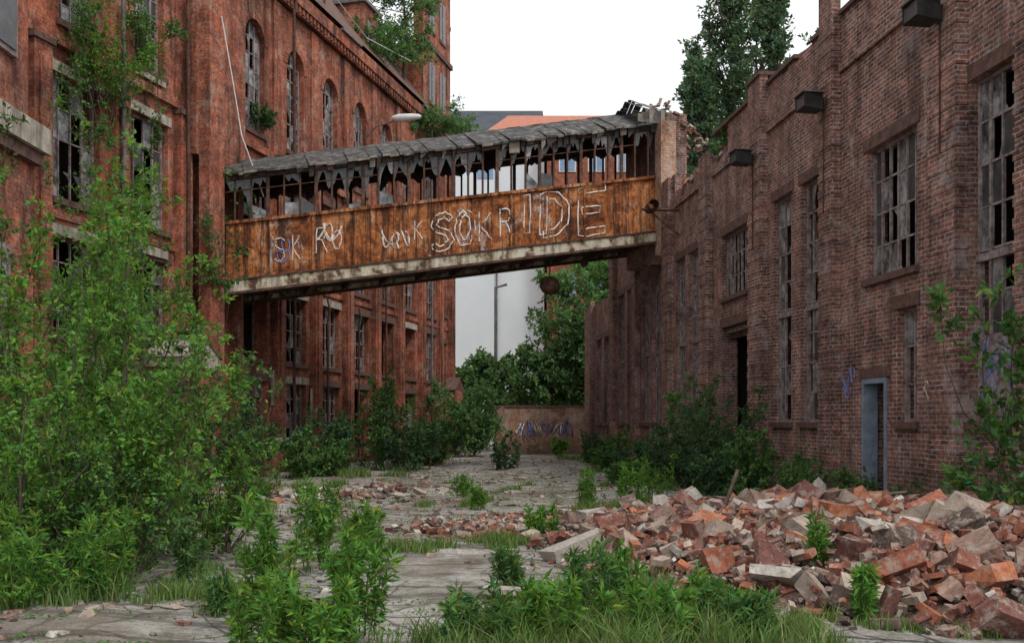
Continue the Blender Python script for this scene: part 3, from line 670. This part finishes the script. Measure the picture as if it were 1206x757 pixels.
sp=empty('street_lamp_pole'); tube('pole',[(-1.0,60,0),(-1.0,60,9.6)],[.08,.045],M['zinc'],sp); tube('head',[(-1.0,60,9.55),(-.3,60,9.75)],[.045,.08],M['zinc'],sp)

# ------------------------------------------------------------------ rubble pile
G=[(3.1,14.6,1.3,1.6,.27),(4.7,12.4,1.4,1.8,.32),(4.4,10.0,1.2,.9,.24),(2.9,11.8,1.1,1.1,.18),(3.8,9.2,.9,.6,.12),(1.5,13.2,.6,.9,.14),(5.2,15.3,1.0,1.2,.22),(5.7,10.8,1.0,1.2,.25)]
def mh(x,y):
    h=gh(x,y)-.02
    for cx,cy,sx,sy,a in G: h=h+a*np.exp(-.5*(((x-cx)/sx)**2+((y-cy)/sy)**2))
    return h+.05*np.sin(2.3*x+y)*np.sin(1.9*y-x)*np.clip(h*4,0,1)
rp=empty('brick_rubble_pile')
x=np.arange(-1,7.3,.12); y=np.arange(6.5,20,.12); X,Y=np.meshgrid(x,y); Z=mh(X,Y)-.045+rng.normal(size=X.shape)*.012
idx=np.arange(X.size).reshape(X.shape); Q=np.stack([idx[:-1,:-1],idx[:-1,1:],idx[1:,1:],idx[1:,:-1]],-1).reshape(-1,4)
edge=(mh(X,Y)-gh(X,Y)+.02)<.05; Z=np.where(edge,Z-.12,Z)
mesh_np('dust_mound',np.stack([X,Y,Z],-1).reshape(-1,3),Q,M['dust'],parent=rp,smooth=True)
w=np.array([g[2]*g[3]*g[4]**.5 for g in G]); w/=w.sum()
def scat(n,sp=1.0):
    k=rng.choice(len(G),n,p=w); g=np.array(G)[k]
    return g[:,0]+rng.normal(size=n)*g[:,2]*sp*.9, g[:,1]+rng.normal(size=n)*g[:,3]*sp*.9
def keep(x,y): return (x<8.2-.098*y)&(y>7.9)&(x>.2)&(y<18)
def add_rub(nm,n,dims,sc,colw,lift,jit,sp=1.0,tilt=1.0):
    x,y=scat(n,sp); k=keep(x,y); x,y=x[k],y[k]; n=len(x)
    z=mh(x,y)+rng.uniform(-.02,lift,n); s=rng.uniform(sc[0],sc[1],(n,1))
    rubble_mesh(nm,np.stack([x,y,z],1),np.array([dims])*s*rng.uniform(.7,1.2,(n,3)),M['rubble'],rcols(n,colw),rp,jit,tilt)
add_rub('bricks',1900,(.24,.115,.07),(.7,1.02),(4,4,3,3,2,1.2,4,2.5),.14,.04)
add_rub('half_bricks',2600,(.13,.11,.07),(.6,1.1),(4,4,3,3,2.6,2,4,2.5),.14,.14)
add_rub('masonry_chunks',330,(.32,.24,.16),(.45,1.35),(2,2.5,2,2,3,2,4,1.2),.16,.2)
add_rub('concrete_chunks',120,(.36,.24,.12),(.4,1.1),(0,0,0,1,4,4,2,1),.15,.18,.9)
add_rub('small_fragments',10000,(.06,.05,.035),(.5,1.3),(3,3,2,3,4,3.5,4,3),.05,.25,1.2)
def slab(x,y,z,dx,dy,dz,rx,ry,rz):
    o=rubble_mesh('concrete_slab',np.zeros((1,3)),np.array([[dx,dy,dz]]),M['rubble'],np.array([[.42,.385,.34]]),rp,.09,0)
    o.rotation_euler=(rx,ry,rz); o.location=(x,y,z)
slab(.75,12.0,.13,.75,.25,.2,.1,-.3,.25); slab(1.6,13.8,.22,.45,.3,.2,.3,.2,1.2); slab(-.05,9.5,.04,.4,.24,.05,0,.05,.3); slab(2.6,13.2,.35,.4,.3,.16,.5,.3,.4)
for (p,q) in (((3.0,14.4,.4),(3.15,14.2,.95)),((3.9,10.2,.3),(5.2,9.8,.5)),((1.3,15.5,.1),(2.6,16.3,.22)),((4.5,15,.45),(5.7,14.7,.6)),((2.6,10.2,.1),(3.7,10.6,.35))):
    tube('timber',[p,q],.028,M['wood'],rp,4)
rs=empty('scattered_debris')
n=600; x=-.05+rng.normal(size=n)*.65; y=15.8+rng.normal(size=n)*.7; z=gh(x,y)+.11*np.exp(-.5*(((x+.1)/.7)**2+((y-15.8)/.7)**2))+rng.uniform(0,.04,n)
rubble_mesh('brick_spill',np.stack([x,y,z],1),np.array([[.2,.11,.07]])*rng.uniform(.3,1.1,(n,1)),M['rubble'],rcols(n,(3,4,1.5,3,3,2,4,3)),rs,.1)
n=2000; x=rng.uniform(-7,6.0,n); y=rng.uniform(6.5,46,n); k=(x>-13+.22*y)&(x<8.2-.098*y); x,y=x[k],y[k]; n=len(x)
rubble_mesh('fragments',np.stack([x,y,gh(x,y)+.006],1),np.array([[.08,.055,.03]])*rng.uniform(.2,1.4,(n,1))**1.5,M['rubble'],rcols(n,(.6,1.2,.6,2,3,5,4,3)),rs,.2,tilt=.4)
nd=800; cx=rng.uniform(-4.5,2.5,14); cy=rng.uniform(12,32,14); k=rng.integers(0,14,nd); x=cx[k]+rng.normal(size=nd)*.5; y=cy[k]+rng.normal(size=nd)*.18
rubble_mesh('debris_drifts',np.stack([x,y,gh(x,y)+rng.uniform(0,.015,nd)],1),np.array([[.10,.07,.035]])*rng.uniform(.2,1.1,(nd,1)),M['rubble'],rcols(nd,(.6,2,.6,2,3,3,4,4)),rs,.2,tilt=.4)
n=35; x=rng.uniform(-5,1.5,n); y=rng.uniform(8,30,n)
rubble_mesh('flat_slabs',np.stack([x,y,gh(x,y)+.01],1),np.array([[.38,.28,.04]])*rng.uniform(.4,1.2,(n,1)),M['rubble'],rcols(n,(0,1,0,1,4,6,2,1)),rs,.2,tilt=.1)
n=380; x=-4.6+rng.normal(size=n)*1.1; y=23+rng.normal(size=n)*.9
rubble_mesh('brick_heap',np.stack([x,y,gh(x,y)+rng.uniform(0,.10,n)],1),np.array([[.22,.12,.07]])*rng.uniform(.4,1.3,(n,1)),M['rubble'],rcols(n,(1,2,.6,2,4,4,4,3)),rs,.15)

# ------------------------------------------------------------------ vegetation
for (x,y,H,R,ns,ntw,nl,ls,mt) in [(-5.0,11.8,5.1,1.7,28,24,20,.08,'leafbright'),(-4.2,10.8,3.3,1.3,24,22,18,.07,'leafbright'),(-6.3,13.4,6.6,1.9,30,26,17,.09,'leafbright'),
     (-4.6,13.4,3.4,1.4,22,20,16,.085,'leafmid'),(-4.1,10.0,1.7,.9,22,18,14,.06,'leafmid'),(-4.8,9.3,2.4,1.0,24,18,16,.065,'leafbright'),(-3.7,12.6,1.8,.8,18,16,14,.065,'leafbright'),(-7.5,15.5,6.6,1.9,24,22,15,.1,'leafmid')]:
    shrub('leafy_shrub',x,y,H,R,ns,ntw,nl,ls,mt,twl=R*.36,rad=.022)
for (x,y,H,R,mt) in [(-8.0,29.5,3.3,1.4,'leafdark'),(-6.3,33,2.4,1.2,'leafdark'),(-4.6,35.5,4.2,1.5,'leafmid'),(-3.5,35,2.6,1.2,'leafdark'),(-5.9,30.5,1.5,1.0,'leafmid'),(-3.3,39,2.2,1.0,'leafmid'),(-9.8,27.5,4.5,1.5,'leafdark')]:
    shrub('wall_shrub',x,y,H,R,20,20,13,.13,mt,twl=R*.4,rad=.025)
shrub('lilac_shrub',-2.3,49.5,4.3,1.7,26,26,14,.19,'leaffar')
shrub('small_shrub',-.25,36,1.5,.5,12,12,10,.12,'leafdark'); shrub('small_shrub',2.4,50.9,1.0,.5,12,12,10,.16,'leafbright')
for (x,y,H,R,mt) in [(3.2,57,11.2,2.5,'leaffar'),(-.9,60,6.0,2.0,'leaffar'),(5.4,60,12.5,3.0,'leafmid'),(1.3,56,5.8,1.8,'leaffar'),(4.0,55.5,8.5,2.0,'leaffar'),(-3.6,62,5.0,1.8,'leafmid'),(7.5,66,12,3.5,'leafmid')]:
    tree('deciduous_tree',x,y,H,R,50,18,12,.25,mt,rad=.16)
for (x,y,H,R,mt) in [(4.9,23.8,3.0,1.1,'leafdark'),(4.1,25.5,2.0,1.0,'leafdark'),(5.2,22,1.8,.7,'leafmid'),(3.7,29,1.7,.9,'leafdark'),(3.5,34,1.3,.9,'leafmid'),(4.3,21.5,1.0,.6,'leafdark'),(3.4,40,1.6,.9,'leafdark'),(5.0,26.8,3.6,.9,'leafmid'),(3.1,26,.8,.6,'leafmid')]:
    shrub('wall_shrub',x,y,H,R,18,20,12,.10,mt,twl=R*.4,rad=.02)
for (x,y,H,R) in [(6.2,18.6,.9,.4),(6.6,16.6,.9,.5),(5.6,19.5,1.1,.5),(6.7,15.3,.8,.5),(5.5,17.2,.6,.5),(4.4,18.5,.7,.5),(5.9,20.6,1.3,.5)]:
    shrub('nettle_clump',x,y,H,R,16,12,9,.075,'leafmid',rad=.01,stemmat='stem')
shrub('sapling',6.55,12.2,4.6,1.5,12,15,9,.15,'leafmid',rad=.022,twl=.6,lw=.55); shrub('sapling',6.3,11.8,2.4,1.2,12,14,9,.13,'leafmid',rad=.015,twl=.45)
p=FL.P(25.6,.3,10.4); shrub('wall_birch',p[0],p[1],3.6,1.2,18,20,13,.10,'leafbright',z=9.6,twl=.8,rad=.02,droop=.25)
p=FL.P(24.3,.3,12.6); shrub('wall_birch',p[0],p[1],3.0,1.2,14,16,12,.10,'leafmid',z=12.2,twl=.8,rad=.02)
p=FL.P(27.2,.4,12.4); shrub('wall_birch',p[0],p[1],1.8,1.0,12,16,12,.10,'leafmid',z=11.6,twl=.6,rad=.015,droop=.3)
p=FL.P(33.9,.2,11.4); shrub('wall_fern',p[0],p[1],1.0,.6,12,12,10,.11,'leafdark',z=11.3,rad=.01)
p=FL.P(48.5,-.3,17); tree('roof_birch',p[0],p[1],7.5,2.3,46,18,12,.17,'leaffar',z=17.1,rad=.1,droop=.2)
p=FL.P(51.0,.4,16); shrub('roof_birch',p[0],p[1],4.2,2.0,30,18,12,.17,'leaffar',z=15.9,droop=.75)
p=FL.P(44.5,-.1,17); shrub('roof_birch',p[0],p[1],2.6,1.4,14,14,12,.16,'leafmid',z=17.1)
p=FR.P(28.6,-.6,9); shrub('parapet_weed',p[0],p[1],1.2,.8,14,12,9,.11,'leafmid',z=9.0)
n=18; S=np.array([FL.P(29.9+rng.uniform(-1,1.6),.75,rng.uniform(5.5,10)) for _ in range(n)]); V=np.stack([rng.normal(size=n)*.3+.3,-rng.random(n)*.4,-rng.uniform(.8,3,n)],1)
foliage('climbing_vine',S,V,14,.35,8,.11,'leafmid',rad=.015)
n=40; S=np.array([FL.P(rng.uniform(23,28.5),.5,rng.uniform(4,12)) for _ in range(n)]); V=np.stack([rng.normal(size=n)*.4+.2,-rng.random(n)*.6,-rng.uniform(.8,3,n)],1)
foliage('climbing_vine',S,V,16,.4,9,.11,'leafmid',rad=.015)
for (x,y,H,R) in [(11.3,62,24.4,1.9),(13.9,64,31,2.4),(16.8,66,31,2.1),(18.8,63,25,1.5),(12.7,70,27,1.8)]:
    tree('poplar_tree',x,y,H,R,80,16,12,.34,'leafpoplar',form='poplar',twl=1.2,rad=.3,up=.9)
def weed(x,y,H,ns,R=.2,ls=.09,mt='leafmid'):
    a=rng.uniform(0,6.28,ns); r=R*np.sqrt(rng.random(ns)); S=np.stack([x+r*np.cos(a),y+r*np.sin(a),np.zeros(ns)],1)
    h=H*rng.uniform(.55,1.08,ns); V=np.stack([rng.normal(size=ns)*.10*h,rng.normal(size=ns)*.10*h,h],1)
    foliage('tall_weed',S,V,36,.05,3,ls,mt,rad=.008,tmin=.08,bend=.05,lw=.25,stemmat='stem',twig=False,up=.9,tw_taper=.3,flat=.35)
for w_ in [(-1.12,7.6,1.08,11,.18),(-1.85,7.8,1.0,9,.18),(-1.7,7.0,.5,10,.25),(-1.25,6.9,.5,10,.25),(-2.1,11.0,.9,9,.18),(-1.5,9.4,.5,5,.15),(-.2,7.2,.42,10,.28),(.2,7.3,.5,12,.3),(.6,7.7,.68,9,.18),(1.0,7.3,.45,12,.3),(.9,8.3,.6,9,.18),(1.5,7.9,.4,9,.3),
          (-3.7,9.1,.9,12,.3),(-4.2,8.8,.8,12,.35),(-3.3,10.2,.6,7,.2),(1.6,7.3,.4,10,.3),(2.9,8.3,.45,6,.12),(2.0,17.5,.9,8,.2),(1.4,19,.8,7,.2),(-.6,19,.5,6,.2),(-2.6,14,.45,7,.15),(.4,14.0,.45,8,.2),(3.0,10.0,.75,6,.12),(-1.0,22,.5,6,.25),(2.8,20.5,1.0,7,.3),(-3.1,17,.6,7,.3),(4.2,9.0,.4,4,.1),(-2.4,8.6,.35,5,.12),(-1.75,12.5,.6,7,.15),(.0,9.9,.4,6,.15)]:
    weed(w_[0],w_[1],w_[2],w_[3],w_[4],.10,random.choice(['leafmid','leafbright','leafbright']))
def grass(cs,name='grass'):
    Ps=[];Hs=[]
    for (cx,cy,sx,sy,n,h) in cs:
        m=max(4,n//55); tx=cx+rng.normal(size=m)*sx; ty=cy+rng.normal(size=m)*sy; th=rng.uniform(.4,1.1,m)
        k=rng.integers(0,m,n); sg=.04+.025*cy/10
        x=tx[k]+rng.normal(size=n)*sg; y=ty[k]+rng.normal(size=n)*sg; Ps.append(np.stack([x,y,gh(x,y)],1)); Hs.append(h*rng.uniform(.35,1.15,n)*th[k])
    P=np.concatenate(Ps);h=np.concatenate(Hs); k=(P[:,1]>6.2)&(P[:,0]<8.1-.098*P[:,1]); P,h=P[k],h[k]; n=len(P); P[:,2]-=.01
    a=rng.uniform(0,6.28,n); s=np.stack([np.cos(a),np.sin(a),0*a],1); ln=rng.normal(size=(n,3))*.38; ln[:,2]=0; ln*=h[:,None]/.35; wd=(.003+.004*rng.random(n))*(1+P[:,1]/20)
    m1=P+np.array([0,0,1.])*h[:,None]*.55+ln*h[:,None]*.4; tp=P+np.array([0,0,1.])*h[:,None]*.95+ln*h[:,None]*1.2
    W=s*wd[:,None]; V=np.stack([P-W,P+W,m1-W*.7,m1+W*.7,tp-W*.08,tp+W*.08],1).reshape(-1,3)
    b0=np.arange(n)*6; Q=np.concatenate([np.stack([b0,b0+1,b0+3,b0+2],1),np.stack([b0+2,b0+3,b0+5,b0+4],1)])
    t=rng.uniform(.5,1.35,n)[:,None]*np.array([1,1,1.]); dry=rng.random(n)<.14; t[dry]=t[dry]*np.array([2.0,1.15,2.0]); C=np.repeat(t,6,0)
    mesh_np(name,V,Q,M['grassm'],C)
grass([(.5,7.4,.55,.35,9000,.36),(1.3,7.3,.4,.3,3500,.28),(.7,8.8,.3,.3,2200,.32),(-.1,13.3,.25,.25,1300,.25),(-1.3,12.6,.3,.15,1200,.18),(-3.1,9.4,.3,.2,1100,.22),(-2.0,8.9,.2,.15,400,.15),
 (-4.2,9.0,.4,.3,1500,.3),(1.5,17.5,.4,.4,700,.3),(2.8,19.5,.6,.7,1200,.32),(-.8,20,.5,.3,400,.2),(-2.9,15,.3,.5,600,.2),(-4.6,18,.5,1.2,1400,.3),(-5.6,24,.8,1.2,1400,.35),(4.0,27,.5,2.2,1500,.4),(-5.3,31,1.0,1.0,1300,.4),(3.2,33,.4,2.5,900,.35),(-3.6,42,.5,3,900,.4),(3.2,46,.5,2.5,700,.4),(5.9,17,.5,1.5,1800,.3),(2.4,8.0,.5,.15,500,.16),(4.0,8.0,.6,.15,350,.16),(-3.0,11.8,.25,.4,700,.2),(-1,25,2.0,3,500,.18)])
n=11000; gxx=rng.uniform(-4,4,420); gyy=rng.uniform(7,34,420); k=rng.integers(0,420,n); x=gxx[k]+rng.normal(size=n)*.2; y=gyy[k]+rng.normal(size=n)*.06
d_=unit(np.stack([rng.normal(size=n),rng.normal(size=n),abs(rng.normal(size=n))*.6],1))
leaves_mesh('creeping_weeds',np.stack([x,y,gh(x,y)],1),d_,rng.uniform(.02,.06,n),M['leafmid'],rng.uniform(.6,1.3,(n,1))*np.ones((1,3)))

# ------------------------------------------------------------------ light, world, camera
w=bpy.data.worlds.new('World'); scene.world=w; w.use_nodes=True; nt=w.node_tree; bg=nt.nodes['Background']
sky=nt.nodes.new('ShaderNodeTexSky'); sky.sky_type='NISHITA'; sky.sun_disc=False; sky.sun_elevation=math.radians(52); sky.sun_rotation=math.radians(140); sky.dust_density=5; sky.air_density=1
mx=nt.nodes.new('ShaderNodeMixRGB'); mx.inputs[0].default_value=.88; mx.inputs[2].default_value=(12.6,12.8,13.1,1)
nt.links.new(sky.outputs[0],mx.inputs[1]); nt.links.new(mx.outputs[0],bg.inputs[0]); bg.inputs[1].default_value=.1
sl=bpy.data.lights.new('sun','SUN'); sl.energy=1.4; sl.angle=math.radians(12); sl.color=(1,.96,.9); so=bpy.data.objects.new('sun',sl); link(so)
el,az=math.radians(52),math.radians(140)
dv=Vector((math.sin(az)*math.cos(el),math.cos(az)*math.cos(el),math.sin(el))); so.rotation_euler=dv.to_track_quat('Z','Y').to_euler()
cam=bpy.data.cameras.new('camera'); co=bpy.data.objects.new('camera',cam); link(co); co.location=(0,0,1.6); co.rotation_euler=(math.radians(90),0,0)
cam.lens=35.82; cam.sensor_width=36; cam.shift_y=.099; cam.clip_end=3000; cam.clip_start=.05
scene.camera=co
scene.view_settings.view_transform='Standard'; scene.view_settings.look='None'; scene.view_settings.exposure=0
